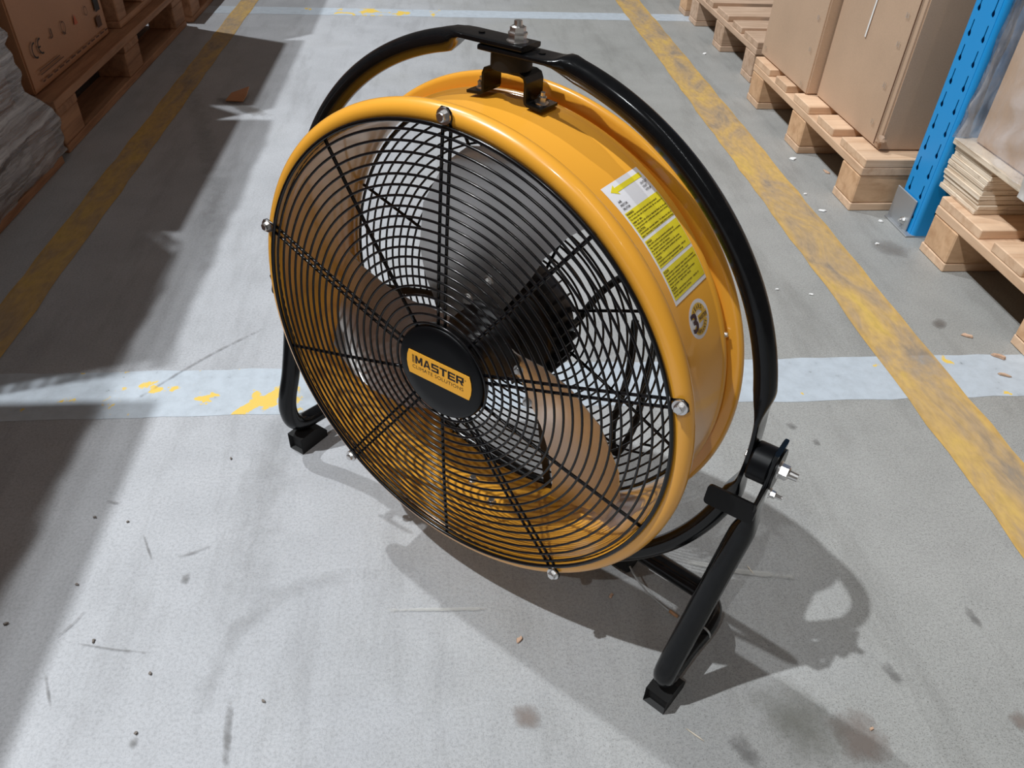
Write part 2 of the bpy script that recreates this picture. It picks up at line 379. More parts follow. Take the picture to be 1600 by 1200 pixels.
# drum shell
prof = []
for i in range(15):
    t = R_(-100+i*20); prof.append((.0692+.0099*math.sin(R_(-75)+i*R_(250)/14)*1.0, .2537+.0099*math.cos(R_(-75)+i*R_(250)/14)))
prof = [(.0692+.0099*math.sin(R_(x)), .2537+.0099*math.cos(R_(x))) for x in range(195, -75, -18)]
outer = prof + [(.0585, .2478), (.0565, .2466), (.0535, .2458), (.050, RB), (-.0320, RB), (-.0335, .2466), (-.0348, .2482), (-.0380, .2484), (-.0390, .2442), (-.0430, .2440), (-.0434, .2560), (-.0446, .2598),
                (-.0475, .2612), (-.0500, .2606), (-.0515, .2585), (-.0520, .2500), (-.0520, .2440), (-.0480, .2432), (.0560, .2432), (.0600, .2440)]
V, F = lathe(outer, 160)
drum = dmesh('drum', V, [f[::-1] for f in F], M_ENAMEL, fan)
try: drum.data.set_sharp_from_angle(angle=R_(50))
except Exception: pass
# hex bolt helper (axis vectors)
def bolt(name, base, axis, parent, rw=.0072, rh=.0046, h=.0042, stud=0, mat=M_ZINC):
    axis = axis.normalized(); A = axis.orthogonal().normalized(); B = axis.cross(A); V = []; F = []
    def cyl(z0, z1, r0, r1, n):
        b = len(V)
        for z, r in ((z0, r0), (z1, r1)):
            for i in range(n): t = 2*math.pi*i/n; V.append(base+axis*z+A*r*math.cos(t)+B*r*math.sin(t))
        for i in range(n): j = (i+1) % n; F.append((b+i, b+j, b+n+j, b+n+i))
        F.append(tuple(b+n+i for i in range(n))); F.append(tuple(b+i for i in range(n-1, -1, -1)))
    cyl(0, .0012, rw, rw*.97, 24); cyl(.0012, .0012+h*.85, rh, rh, 6); cyl(.0012+h*.85, .0012+h, rh*.9, rh*.72, 12)
    if stud: cyl(.0012+h, .0012+h+stud, rh*.55, rh*.5, 12)
    return mesh_obj(name, V, F, mat, parent)
AX = D(0, 1, 0)-D(0, 0, 0); UX = D(0, 0, 1)-D(0, 0, 0); SX = Vector((1, 0, 0))
def rad(deg): return SX*math.sin(R_(deg))+UX*math.cos(R_(deg))
O3 = D(0, 0, 0)
# front guard
def ga(r): return .0890-.0085*(r/.2475)**2
fg = empty('front_guard'); fg.parent = fan
def ring(name, r, a, wr, parent, mat=M_WIRE, seg=128, k=8):
    pts = [D(r*math.sin(2*math.pi*i/seg), a, r*math.cos(2*math.pi*i/seg)) for i in range(seg)]
    fr = [rad(360*i/seg) for i in range(seg)]
    V, F = sweep(pts, lambda i: circ_sec(wr, k), lambda i: (AX, fr[i]), True)
    return mesh_obj(name, V, [f[::-1] for f in F], mat, parent, True)
ring('guard_ring', .2480, ga(.248)+.0005, .0021, fg)
ring('guard_ring', .2470, ga(.248)-.0062, .0016, fg)
for i in range(20):
    r = .2402-i*.00965; ring('guard_ring', r, ga(r), .00128, fg)
def wire(name, pts, r, parent, mat=M_WIRE, k=8):
    V, F = tube(pts, r, k); return mesh_obj(name, V, [f[::-1] for f in F], mat, parent, True)
for i in range(5):
    a0 = i*72+.3
    pts = []
    perp = rad(a0+90)
    def gp(r, off, da=-.0026): return O3+rad(a0)*r+perp*off+AX*(ga(r)+da)
    side = [gp(r, .0042) for r in (.044, .08, .12, .16, .20, .235, .250)]
    end = [O3+rad(a0)*(.2575+.0066*math.cos(R_(x)))+perp*.0066*math.sin(R_(x))+AX*.0808 for x in (60, 25, -25, -60)]
    back = [gp(r, -.0042) for r in (.250, .235, .20, .16, .12, .08, .044)]
    wire('guard_spoke', side+end+back, .0016, fg)
    a1 = a0+36
    wire('guard_spoke', [O3+rad(a1)*r+AX*(ga(r)-.0026) for r in (.044, .08, .12, .16, .20, .235, .2485)], .0019, fg)
    bolt('guard_bolt', O3+rad(a0)*.2575+AX*.0818, AX, fan)
# hub cap and badge
cp = [(.078, .0), (.078, .0525), (.0825, .0538), (.0872, .0535), (.0893, .0520), (.0903, .0490), (.0908, .036), (.0910, 0.0)]
V, F = lathe(cp, 64, False); dmesh('hub_cap', V, [f[::-1] for f in F], M_CAP, fg)
badge = Flat(); BW, BH = .0385, .0145
pl_ = [(-BW, -BH), (-BW-.0022, -BH*.5), (-BW-.0029, 0), (-BW-.0022, BH*.5), (-BW, BH), (BW, BH), (BW+.0022, BH*.5), (BW+.0029, 0), (BW+.0022, -BH*.5), (BW, -BH)]
V = [D(x, .0910, y+.001) for x, y in pl_]+[D(x, .0916, y+.001) for x, y in pl_]; n = len(pl_)
F = [tuple(range(n)), tuple(range(2*n-1, n-1, -1))]+[(i, n+i, n+(i+1) % n, (i+1) % n) for i in range(n)]
hb = mesh_obj('hub_badge', V, F, M_BADGE, fan); hb['label'] = 'orange name badge with black lettering'
ink = Flat()
def fit_text(fl_, s, x0, x1, y, h, off=0., sp=1.):
    V, F = text2d(s, 1.0, off=off, sp=sp); xs = [v[0] for v in V]; ys = [v[1] for v in V]
    kx = (x1-x0)/(max(xs)-min(xs)); ky = h/(max(ys)-min(ys))
    fl_.add([(x0+(v[0]-min(xs))*kx, y+(v[1]-min(ys))*ky) for v in V], F)
GL = {'M': [[(0, 0), (0, 1), (.24, 1), (.24, 0)], [(.76, 0), (.76, 1), (1, 1), (1, 0)], [(.02, 1), (.26, 1), (.60, .18), (.40, .18)], [(.74, 1), (.98, 1), (.60, .18), (.40, .18)]],
      'A': [[(0, 0), (.36, 1), (.5, 1), (.5, .76), (.25, 0)], [(1, 0), (.75, 0), (.5, .76), (.5, 1), (.64, 1)], [(.30, .18), (.36, .38), (.64, .38), (.70, .18)]],
      'S': [[(.04, .79), (0, 1), (1, 1), (1, .79)], [(0, .42), (0, 1), (.24, 1), (.24, .42)], [(0, .41), (0, .61), (1, .61), (1, .41)], [(.76, 0), (.76, .6), (1, .6), (1, 0)], [(0, 0), (0, .21), (1, .21), (1, 0)]],
      'T': [[(0, .78), (0, 1), (1, 1), (1, .78)], [(.36, 0), (.36, 1), (.64, 1), (.64, 0)]],
      'E': [[(0, 0), (0, 1), (.26, 1), (.26, 0)], [(0, .79), (0, 1), (1, 1), (1, .79)], [(0, .40), (0, .60), (.94, .60), (.94, .40)], [(0, 0), (0, .21), (1, .21), (1, 0)]],
      'R': [[(0, 0), (0, 1), (.26, 1), (.26, 0)], [(0, .79), (0, 1), (1, 1), (1, .79)], [(0, .36), (0, .56), (1, .56), (1, .36)], [(.75, .36), (.75, 1), (1, 1), (1, .36)], [(.46, .40), (.76, .40), (1, 0), (.70, 0)]]}
def block_word(fl_, word, x0, x1, y, h, gap=.12):
    wch = (x1-x0)/(len(word)+gap*(len(word)-1))
    for i, ch in enumerate(word):
        bx_ = x0+i*wch*(1+gap)
        for pg in GL[ch]: fl_.poly([(bx_+a*wch, y+b*h) for a, b in pg])
block_word(ink, 'MASTER', -.0300, .0318, .0002, .0098)
ink.rect(-.0340, .0000, -.0336, .0100); ink.rect(-.0318, .0000, -.0314, .0100); ink.rect(-.0340, .0000, -.0314, .0004); ink.rect(-.0340, .0096, -.0314, .0100)
for k in range(4): ink.rect(-.0333, .0014+k*.0021, -.0321, .0026+k*.0021)
fit_text(ink, 'CLIMATE SOLUTIONS', -.0340, .0315, -.0066, .0042, off=-.004, sp=1.05)
fit_text(ink, '\u00ae', .0330, .0348, .0070, .0018)
ink.obj('lettering', lambda x, y: D(x, .09175, y+.001), M_INK, hb)['kind'] = 'stuff'
# rear guard
rg = empty('rear_guard'); rg.parent = fan
def gr(r): return -.0505-.012*(1-(r/.24)**2)
for i in range(18):
    r = .2405-i*.0098; ring('guard_ring', r, gr(r), .00128, rg, seg=96, k=6)
ring('guard_ring', .2375, -.047, .0017, rg, seg=96, k=6)
for i in range(8):
    a0 = 22+i*45; wire('guard_spoke', [O3+rad(a0)*r+AX*(gr(r)+.0026) for r in (.070, .12, .17, .21, .2425)], .0018, rg)
# motor
mb = empty('motor'); mb.parent = fan
V, F = lathe([(.008, 0), (.008, .020), (-.012, .0235), (-.0135, .060), (-.018, .064), (-.062, .066), (-.070, .060), (-.074, 0)], 48, False)
dmesh('motor_body', V, [f[::-1] for f in F], M_MOTOR, mb)
for i in range(28):
    t = i*360/28; p0 = O3+rad(t)*.066; sd = rad(t+90)
    pts = [(-.020, -.002), (-.060, -.002), (-.060, .0085), (-.020, .0085)]
    V = [p0+AX*a+rad(t)*r+sd*w_ for w_ in (-.0009, .0009) for a, r in pts]
    mesh_obj('motor_fin', V, [(0, 1, 2, 3), (7, 6, 5, 4), (0, 4, 5, 1), (1, 5, 6, 2), (2, 6, 7, 3), (3, 7, 4, 0)], M_MOTOR, mb)
for a0 in (-17, 165, 258):
    sd = rad(a0+90); V = []
    for r, a in ((.055, -.058), (.150, -.056), (.2425, -.046)):
        for w_, d_ in ((-.0048, 0), (.0048, 0), (.0048, -.003), (-.0048, -.003)): V.append(O3+rad(a0)*r+sd*w_+AX*(a+d_))
    F = [(3, 2, 1, 0), (8, 9, 10, 11)]
    for q in range(2):
        for i in range(4): j = (i+1) % 4; F.append((q*4+i, q*4+j, q*4+4+j, q*4+4+i))
    mesh_obj('motor_arm', V, F, M_MOTOR, mb)
# impeller
im = empty('impeller'); im.parent = fan
V, F = lathe([(.040, 0), (.040, .012), (.034, .016), (.020, .016), (.018, .046), (.012, .047), (.010, .012), (.010, 0)], 40, False)
dmesh('impeller_hub', V, [f[::-1] for f in F], M_MOTOR, im)
LE = [(.040, -58), (.060, -50), (.090, -42), (.120, -34), (.160, -22.5), (.198, -10), (.218, -2), (.2285, 8)]
TE = [(.040, 20), (.060, 23), (.090, 26), (.120, 26), (.160, 29), (.198, 33), (.218, 36), (.2285, 30)]
for bi in range(3):
    V = []; F = []; nc = 10
    for layer in (0, .0012):
        for (r0, l), (r1, t) in zip(LE, TE):
            for j in range(nc+1):
                f = j/nc; ang = l+(t-l)*f+bi*120; ax = .036-.044*f-.010*math.sin(math.pi*f)*(.6+r0)  # cambered
                if r0 < .06: ax = ax*.55+.006
                p = O3+rad(ang)*r0+AX*(ax+layer); V.append(p)
    nr = len(LE); W = nc+1; S = nr*W
    for i in range(nr-1):
        for j in range(nc):
            q = (i*W+j, i*W+j+1, (i+1)*W+j+1, (i+1)*W+j); F.append(q[::-1]); F.append(tuple(x+S for x in q))
    for i in range(nr-1):
        for j0 in (0, nc): F.append((i*W+j0, (i+1)*W+j0, (i+1)*W+j0+S, i*W+j0+S))
    for j in range(nc):
        for i0 in (0, nr-1): F.append((i0*W+j, i0*W+j+1, i0*W+j+1+S, i0*W+j+S))
    bl = mesh_obj('fan_blade', V, F, M_BLADE, im, True)
    try: bl.data.set_sharp_from_angle(angle=R_(40))
    except Exception: pass
    for r, da in ((.052, -18), (.080, 6)):
        bolt('blade_rivet', O3+rad(da+bi*120)*r+AX*.022, AX, im, .006, .004, .004)
# stickers on the drum
def onR(R): return lambda x, y: O3+rad(30.0+(-y)/RB*180/math.pi)*R+AX*(.0300-x)
LW, LH = .0640, .1160
wl = Flat().rect(0, -LH, LW, 0, 1, 24).obj('warning_label', onR(RB+.0003), M_STK, fan); wl['label'] = 'white and yellow warning label with arrow'
fy = Flat()
for y0, y1 in ((-.0280, -.0530), (-.0560, -.0820), (-.0850, -.1120)): fy.rect(.0022, y1, LW-.0022, y0, 1, 8)
fy.obj('yellow_panels', onR(RB+.0005), M_SYEL, wl)
Flat().poly([(.0070, -.0070), (.0165, -.0022), (.0155, -.0052), (.0590, -.0052), (.0590, -.0098), (.0155, -.0098), (.0165, -.0125)]).obj('flow_arrow', onR(RB+.0005), M_SYEL, wl)
tx = Flat()
for i, t in enumerate(('AIR', 'PRETOK', 'PRUTOK')): fit_text(tx, t, .005, .005+.0019*len(t), -.0185-i*.0036, .0022, off=.01)
for i, t in enumerate(('OUTLET', 'ULET', 'VSTUP')): fit_text(tx, t, .049, .049+.0019*len(t), -.0155-i*.0036, .0022, off=.01)
tx.obj('lettering', onR(RB+.0007), M_INK, wl)['kind'] = 'stuff'
ty = Flat()
blocks = [(-.0280, ['WARNING:', 'Do not use extension cords with this product!', 'To reduce the risk of electric shock, do not expose to', 'water or rain.', 'To reduce the risk of fire or electrical shock, do not use', 'this product with a solid-state speed control device.', 'CAUTION:', 'Automatically operated device - To reduce the risk of', 'injury disconnect from power supply before servicing.']),
          (-.0560, ['UWAGA:', 'Nie wolno podlaczac przewodu przedluzacza!', 'Aby zmniejszyc ryzyko porazenia pradem nie wystawiac', 'na dzialanie wody lub deszczu.', 'W celu zmniejszenia ryzyka pozaru nie uzywac', 'urzadzenia z regulatorem predkosci obrotowej.', 'UWAGA:', 'Urzadzenie uruchamiane automatycznie - odlaczyc', 'od zasilania przed rozpoczeciem obslugi.']),
          (-.0850, ['POZOR:', 'Nepouzivejte prodluzovaci kabel s timto vyrobkem!', 'Abyste snizili nebezpeci urazu elektrickym proudem,', 'nevystavujte pristroj vode a desti.', 'Abyste snizili nebezpeci pozaru nepouzivejte', 'tento vyrobek s regulatorem otacek.', 'POZOR:', 'Zarizeni s automatickym provozem - odpojte od', 'zdroje napajeni pred udrzbou.'])]
for y0, lines in blocks:
    for i, t in enumerate(lines):
        head = t.endswith(':'); ln = min(.0575, .0012*len(t)*(1.2 if head else .93))
        fit_text(ty, t, .0032, .0032+ln, y0-.0030-i*.00272, .0019 if not head else .0021, off=.03)
ty.obj('lettering', onR(RB+.0007), M_INKY, wl)['kind'] = 'stuff'
# round three-year sticker, local coords centred at 63.0 deg
def onS(R): return lambda x, y: O3+rad(63.0+(-y)/RB*180/math.pi)*R+AX*(.0005-x)
ws = Flat().disc(0, 0, .0187, .0175).obj('warranty_sticker', onS(RB+.0003), M_STK, fan); ws['label'] = 'round white warranty sticker with a dark figure three'
so = Flat().ring(0, 0, .0082, .0142, 20, 160).ring(0, 0, .0082, .0142, 200, 340).rect(-.002, -.0035, .0150, .0035)
so.obj('ochre_bands', onS(RB+.0005), M_SOR, ws)
s3 = Flat(); fit_text(s3, '3', -.0150, -.0040, -.0085, .0175, off=.03)
s3.obj('figure_three', onS(RB+.0008), M_INKP, ws)
sl = Flat(); block_word(sl, 'MASTER', -.0005, .0140, -.0017, .0034)
def arc_text(s, r, a0, a1, h, flip):
    for i, ch in enumerate(s):
        V, F = text2d(ch, 1.0, off=.02)
        if not V: continue
        xs = [v[0] for v in V]; ys = [v[1] for v in V]; wch = h*.62; kx = wch/max(.3, max(xs)-min(xs)); ky = h/(max(ys)-min(ys))
        t = R_(a0+(a1-a0)*(i+.5)/len(s)); rot = t-math.pi/2 if not flip else t+math.pi/2
        cx, cy = r*math.cos(t), r*math.sin(t); out = []
        for x, y in V:
            lx, ly = (x-(min(xs)+max(xs))/2)*kx, (y-(min(ys)+max(ys))/2)*ky
            out.append((cx+lx*math.cos(rot)-ly*math.sin(rot), cy+lx*math.sin(rot)+ly*math.cos(rot)))
        sl.add(out, F)
arc_text('YEARS', .0112, 135, 40, .0038, False); arc_text('WARRANTY', .0112, 212, 335, .0036, True)
sl.obj('lettering', onS(RB+.0008), M_INKP, ws)['kind'] = 'stuff'
bolt('drum_screw', O3+rad(71)*.2475+AX*-.0385, rad(71), fan, .003, .0022, .002)
for da, aa in ((176, .012), (186, -.005)): bolt('drum_bolt', O3+rad(da)*.2432+AX*aa, -rad(da), fan, .006, .0046, .005)
# hoop frame (two halves), coordinates in drum frame
HA = -.010; HR = .2946; HU = -.0038
def flat_w(d):  # 1 = fully flattened
    arc = lambda c: abs(d-c)*math.pi/180*HR
    def f(x, a, b): return 1-min(1, max(0, (x-a)/(b-a)))
    s_ = lambda x: x*x*(3-2*x)
    return max(s_(f(arc(0), .046, .066)), s_(f(arc(90), .030, .062)), s_(f(arc(-90), .030, .062)), s_(f(abs(abs(d)-180)*math.pi/180*HR, .02, .045)))
def hoop(name, d0, d1, topoff):
    n = 140; pts = []; fr = []; secs = []
    for i in range(n+1):
        d = d0+(d1-d0)*i/n; fw = flat_w(d)
        t = R_(d); x, u = HR*math.sin(t), HR*math.cos(t)+.004*math.copysign(1, math.cos(t))*min(1, abs(math.cos(t))*6)+HU
        fb = 1-min(1, max(0, (abs(x)-.044)/.026)); fb = fb*fb*(3-2*fb) if math.cos(t) > 0 else 0
        u = u*(1-fb)+(HR+.003+HU)*fb
        off = topoff*fw if abs(d) < 20 else 0
        pts.append(D(x, HA, u)+UX*off*(1 if abs(d) < 20 else 0)); fr.append((rad(d*(1-.85*fb)) if fb else rad(d), AX))
        ra = .0104*(1-fw)+.0026*fw; rb = .0104*(1-fw)+.0150*fw; p = 2.0+3.5*fw
        sec = []
        for q in range(20):
            th = 2*math.pi*q/20; cc, ss = math.cos(th), math.sin(th)
            sec.append((ra*math.copysign(abs(cc)**(2/p), cc), rb*math.copysign(abs(ss)**(2/p), ss)))
        secs.append(sec)
    V, F = sweep(pts, lambda i: secs[i], lambda i: fr[i])
    bm = bmesh.new(); vs = [bm.verts.new(v) for v in V]
    for f in F: bm.faces.new([vs[i] for i in f])
    bmesh.ops.recalc_face_normals(bm, faces=bm.faces[:])
    return bm_obj(name, bm, M_TUBE, fan, True, R_(45))
hL = hoop('frame_hoop', -180, 4.2, .0030); hR = hoop('frame_hoop', -4.6, 180, -.0026)
# top bracket
BA = -.0205; bw = .0135
hat = [(-.0405, .2448), (-.0255, .2462), (-.0225, .2480), (-.0215, .2510), (-.0215, .2655), (-.0200, .2690), (-.0165, .2702), (.0165, .2702), (.0200, .2690), (.0215, .2655), (.0215, .2510), (.0225, .2480), (.0255, .2462), (.0405, .2448)]
hat = [(x-.003, u+.0012) for x, u in hat]
V = []; F = []; n = len(hat)
def offs(i):
    a = Vector(hat[max(0, i-1)]); b = Vector(hat[min(n-1, i+1)]); t = (b-a).normalized(); return Vector((-t.y, t.x))*.0026
for a in (BA+bw, BA-bw):
    V += [D(x, a, u) for x, u in hat]+[D(hat[i][0]+offs(i).x, a, hat[i][1]+offs(i).y) for i in range(n)]
for i in range(n-1):
    F += [(i, i+1, n+i+1, n+i), (2*n+i+1, 2*n+i, 3*n+i, 3*n+i+1), (n+i, n+i+1, 3*n+i+1, 3*n+i), (i+1, i, 2*n+i, 2*n+i+1)]
F += [(0, n, 3*n, 2*n), (n-1, 3*n-1, 4*n-1, 2*n-1)]
bk = mesh_obj('top_bracket', V, F, M_BRKT, fan)
def cylr(name, base, axis, r, h, mat, parent, n=32, r2=None, bev=0):
    axis = axis.normalized(); A = axis.orthogonal().normalized(); B = axis.cross(A); V = []; F = []
    rings = [(0, r-bev), (bev, r), (h-bev, r2 or r), (h, (r2 or r)-bev)] if bev else [(0, r), (h, r2 or r)]
    for z, rr in rings:
        for i in range(n): t = 2*math.pi*i/n; V.append(base+axis*z+A*rr*math.cos(t)+B*rr*math.sin(t))
    for q in range(len(rings)-1):
        for i in range(n): j = (i+1) % n; F.append((q*n+i, q*n+j, (q+1)*n+j, (q+1)*n+i))
    F.append(tuple(range(n-1, -1, -1))); F.append(tuple((len(rings)-1)*n+i for i in range(n)))
    o = mesh_obj(name, V, F, mat, parent, True)
    try: o.data.set_sharp_from_angle(angle=R_(40))
    except Exception: pass
    return o
cylr('bracket_spacer', D(-.002, -.0165, .2738), UX, .0185, .0165, M_RUB, bk, bev=.001)
for sx_ in (-1, 1): bolt('bracket_bolt', D(sx_*.0320-.003, BA, .2495), rad(sx_*7), bk, .0066, .0046, .0055, .003)
tb = bolt('top_nut', D(.0075, HA, .2985), UX, fan, .0098, .0078, .0062, 0); bolt('lock_nut', D(.0075, HA, .3050), UX, tb, .0085, .0070, .0052, .004)
for x in (-.030, .033): cylr('weld_dimple', D(x, HA, .2968+(.003 if x < 0 else -.0028)), UX, .003, .0006, M_BRKT, fan, 16)
# base stand: path in fan-local (s, back, z)
def flatten_tube(name, pts, r, flat_fn, A_ref, parent, n=8):
    P = smooth_path(pts, n); N_ = len(P); T = [(P[min(i+1, N_-1)]-P[max(i-1, 0)]).normalized() for i in range(N_)]
    fr = []; secs = []; L = 0
    A0 = (A_ref-T[0]*A_ref.dot(T[0])).normalized()
    A = [A0]
    for i in range(1, N_):
        v = A[-1]-T[i]*A[-1].dot(T[i]); A.append(v.normalized())
    for i in range(N_):
        if i: L += (P[i]-P[i-1]).length
        fw = flat_fn(L); ra = r*(1-fw)+.0024*fw; rb = r*(1-fw)+.0165*fw; p = 2+3.5*fw; sec = []
        for q in range(20):
            th = 2*math.pi*q/20; cc, ss = math.cos(th), math.sin(th)
            sec.append((ra*math.copysign(abs(cc)**(2/p), cc), rb*math.copysign(abs(ss)**(2/p), ss)))
        secs.append(sec)
    V, F = sweep(P, lambda i: secs[i], lambda i: (A[i], T[i].cross(A[i])))
    bm = bmesh.new(); vs = [bm.verts.new(v) for v in V]
    for f in F: bm.faces.new([vs[i] for i in f])
    bmesh.ops.recalc_face_normals(bm, faces=bm.faces[:])
    return bm_obj(name, bm, M_TUBE, parent, True, R_(45))
RT = .0126
right = [(.3190, .006, .350), (.3180, .002, .310), (.3150, -.008, .270), (.3080, -.022, .210), (.3010, -.042, .140), (.2950, -.064, .078), (.2930, -.0710, .052), (.2935, -.063, .0395), (.2950, -.042, .0375), (.2985, -.010, .0375),
         (.3025, .022, .0375), (.2990, .048, .0375), (.2800, .064, .0375), (.2500, .068, .0380), (.1500, .076, .0400), (0.0, .089, .0430)]
left = [(-.3200, .006, .350), (-.3200, .003, .310), (-.3210, -.002, .270), (-.3240, -.010, .210), (-.3290, -.022, .145), (-.3330, -.0320, .105), (-.3345, -.0350, .078), (-.3345, -.0290, .054), (-.3340, -.0120, .0420), (-.3325, .012, .0390), (-.3300, .036, .0390),
        (-.3270, .066, .0390), (-.3190, .092, .0390), (-.3000, .109, .0390), (-.2700, .112, .0400), (-.1500, .102, .0430), (0.0, .089, .0430)]
ff = lambda L: 1-min(1, max(0, (L-.058)/.05))
ff2 = lambda L: (lambda x: x*x*(3-2*x))(ff(L))
flatten_tube('stand_tube', right, RT, ff2, Vector((1, 0, 0)), fan); flatten_tube('stand_tube', left, RT, ff2, Vector((1, 0, 0)), fan)
def foot(s0, b0, ang, hz=.032, ln=.06):
    # wedge-shaped rubber shoe with hollow front
    V = []; wd = .0135
    prof_ = [(0, 0), (ln, 0), (ln, .012), (ln*.85, hz*.8), (ln*.55, hz), (0, hz)]
    ca, sa = math.cos(ang), math.sin(ang)
    for w_ in (-wd, wd):
        for l, z in prof_: V.append(Vector((s0+w_*ca+l*sa, b0-w_*sa+l*ca, z)))
    n = len(prof_); F = [tuple(range(n-1, -1, -1)), tuple(range(n, 2*n))]+[(i, (i+1) % n, n+(i+1) % n, n+i) for i in range(n)]
    bm = bmesh.new(); vs = [bm.verts.new(v) for v in V]; fs = [bm.faces.new([vs[i] for i in f]) for f in F]
    bmesh.ops.recalc_face_normals(bm, faces=bm.faces[:])
    fr = [f for f in bm.faces if all((Vector((v.co.x-s0, v.co.y-b0)).dot(Vector((sa, ca)))) < 1e-4 for v in f.verts)]
    r = bmesh.ops.inset_individual(bm, faces=fr, thickness=.0035)
    bmesh.ops.translate(bm, verts=fr[0].verts[:], vec=Vector((sa, ca, 0))*.006)
    return bm_obj('rubber_foot', bm, M_RUB, fan)
foot(.2935, -.0845, .10, .0265, .044); foot(-.3300, -.0375, -.02, .029, .052)
for sx_, bb in ((.17, .0745), (-.20, .1055)):
    box('rear_foot', (sx_, bb, .0155), (.03, .028, .031), M_RUB, fan, .003)
# pivots
for sg in (1, -1):
    PZ = .3260; s1 = .2985*sg; ax = Vector((sg, 0, 0))
    hub = cylr('pivot_hub', Vector((s1-.001*sg, .004, PZ)), ax, .0190, .0195, M_CAP, fan, bev=.0015)
    cylr('pivot_flange', Vector((s1+.0225*sg, .004, PZ)), ax, .0205, .0022, M_BRKT, hub)
    bolt('pivot_nut', Vector((s1+.0245*sg, .004, PZ)), ax, hub, .0092, .0074, .0085, .008)
    bolt('pivot_bolt', Vector((s1+.0245*sg, -.004, PZ-.024)), ax, hub, .0052, .0038, .005, .006)
    bolt('pivot_head', Vector((s1-.003*sg, .004, PZ+.003)), -ax, hub, .0068, .0048, .004)
    # stop tab: a flat plate in front of the pivot, bent inwards
    x0, x1 = (.2735, .3205) if sg > 0 else (-.3205, -.2735)
    pg = []
    for cxs, czs, a_0 in ((1, 1, 0), (-1, 1, 90), (-1, -1, 180), (1, -1, 270)):
        for q in range(5): t = R_(a_0+q*22.5); pg.append((cxs*.020+.004*math.cos(t), czs*.0065+.004*math.sin(t)))
    n_ = len(pg); VV = [(a, -.0016, b_) for a, b_ in pg]+[(a, .0016, b_) for a, b_ in pg]
    FF = [tuple(range(n_)), tuple(range(2*n_-1, n_-1, -1))]+[(k+n_, (k+1) % n_+n_, (k+1) % n_, k) for k in range(n_)]
    tb2 = mesh_obj('stop_tab', VV, FF, M_BRKT, fan); tb2.location = ((x0+x1)/2, -.031, PZ-.032); tb2.rotation_euler = (R_(-14), 0, 0)
    box('tab_arm', ((.3190)*sg, -.014, PZ-.020), (.0032, .038, .016), M_BRKT, fan, .0008, (R_(12), 0, 0))
# mains cord behind the drum, tag string by the right leg
cord = smooth_path([D(.05, -.074, -.02), D(.085, -.088, .05), D(.120, -.092, .075), D(.146, -.095, .03), D(.146, -.096, -.05), D(.143, -.096, -.12), D(.128, -.093, -.172), D(.118, -.092, -.13), D(.125, -.094, -.05), D(.122, -.094, .02)], 8)
wire('mains_cord', cord, .0042, fan, M_RUB, 10)
wire('cord_clip', smooth_path([D(.10, -.09, -.150), D(.13, -.1, -.166), D(.165, -.095, -.152), D(.170, -.095, -.138), D(.155, -.095, -.142)], 6), .0016, fan, M_WIRE, 6)
P2 = lambda u, v, z: Vector((*px(u, v, z), z))
Wi = Matrix.Rotation(FYAW, 4, 'Z') @ Matrix.Translation((-X0, -Y0, 0))
sg_ = [Wi @ P2(u, v, z) for u, v, z in ((984, 885, .055), (992, 900, .045), (1010, 924, .03), (1030, 942, .018), (1046, 955, .012))]
stg = wire('tag_string', smooth_path(sg_, 6), .0011, fan, M_STRING, 6)
wire('tag_tip', [Wi @ P2(1046, 954, .012), Wi @ P2(1059, 964, .010)], .0022, fan, M_TAG, 8)
wire('tag_string', smooth_path([Wi @ P2(u, v, z) for u, v, z in ((1096, 978, .058), (1104, 984, .056), (1109, 992, .045), (1106, 1000, .030))], 6), .0013, fan, M_STRING, 6)

# ================================================================== PALLETS
def make_pallet(name, loc, rz, Lx, Wy, ys, label, mats, zs=(.020, .070, .020, .020), blk=(.13, .10), jit=.003):
    """deck boards run along local x (0..Lx), width along local y (0..Wy); ys = list of (y0,y1) deck boards"""
    mt_top, mt_blk = mats
    p = empty(name, loc, rz); tag(p, label, 'pallet', 'wooden pallets along the aisle')
    z = 0; hb, hk, hs, ht = zs
    rows = [blk[1]/2, Wy/2, Wy-blk[1]/2]; cols = [blk[0]/2, Lx/2, Lx-blk[0]/2]
    for y in rows:
        box('bottom_board', (Lx/2, y+random.uniform(-jit, jit), hb/2), (Lx, blk[1], hb), mt_top, p, .002)
        for x in cols: box('block', (x, y, hb+hk/2), (blk[0], blk[1]*.96, hk), mt_blk, p, .003, (0, 0, random.uniform(-.02, .02)))
    for x in cols: box('stringer_board', (x, Wy/2, hb+hk+hs/2), (Wy, blk[0], hs), mt_top, p, .002, (0, 0, math.pi/2))
    for y0, y1 in ys: box('deck_board', (Lx/2+random.uniform(0, jit), (y0+y1)/2, hb+hk+hs+ht/2), (Lx, y1-y0, ht), mt_top, p, .0018)
    return p
E5 = [(0, .140), (.175, .275), (.330, .470), (.525, .625), (.660, .800)]
make_pallet('wooden_pallet', (.976, 1.640, 0), 0, 1.2, .79, [(0, .140), (.190, .290), (.345, .455), (.515, .605), (.660, .790)], 'light pine pallet under the two brown cartons beside the blue rack post', (M_PINE, M_BLOCK))
make_pallet('wooden_pallet', (1.060, .650, 0), 0, 1.2, .80, [(0, .130), (.175, .275), (.330, .440), (.500, .600), (.645, .800)], 'pine pallet under the plywood bearer at the right edge', (M_PINE, M_BLOCK))
make_pallet('wooden_pallet', (1.034, 2.585, 0), 0, 1.2, .80, E5, 'weathered empty pallet behind the brown cartons', (M_PINEO, M_PINEO))
make_pallet('wooden_pallet', (1.030, 3.440, 0), 0, 1.2, .80, E5, 'far pine pallet standing on the far white line', (M_PINEO, M_BLOCK))
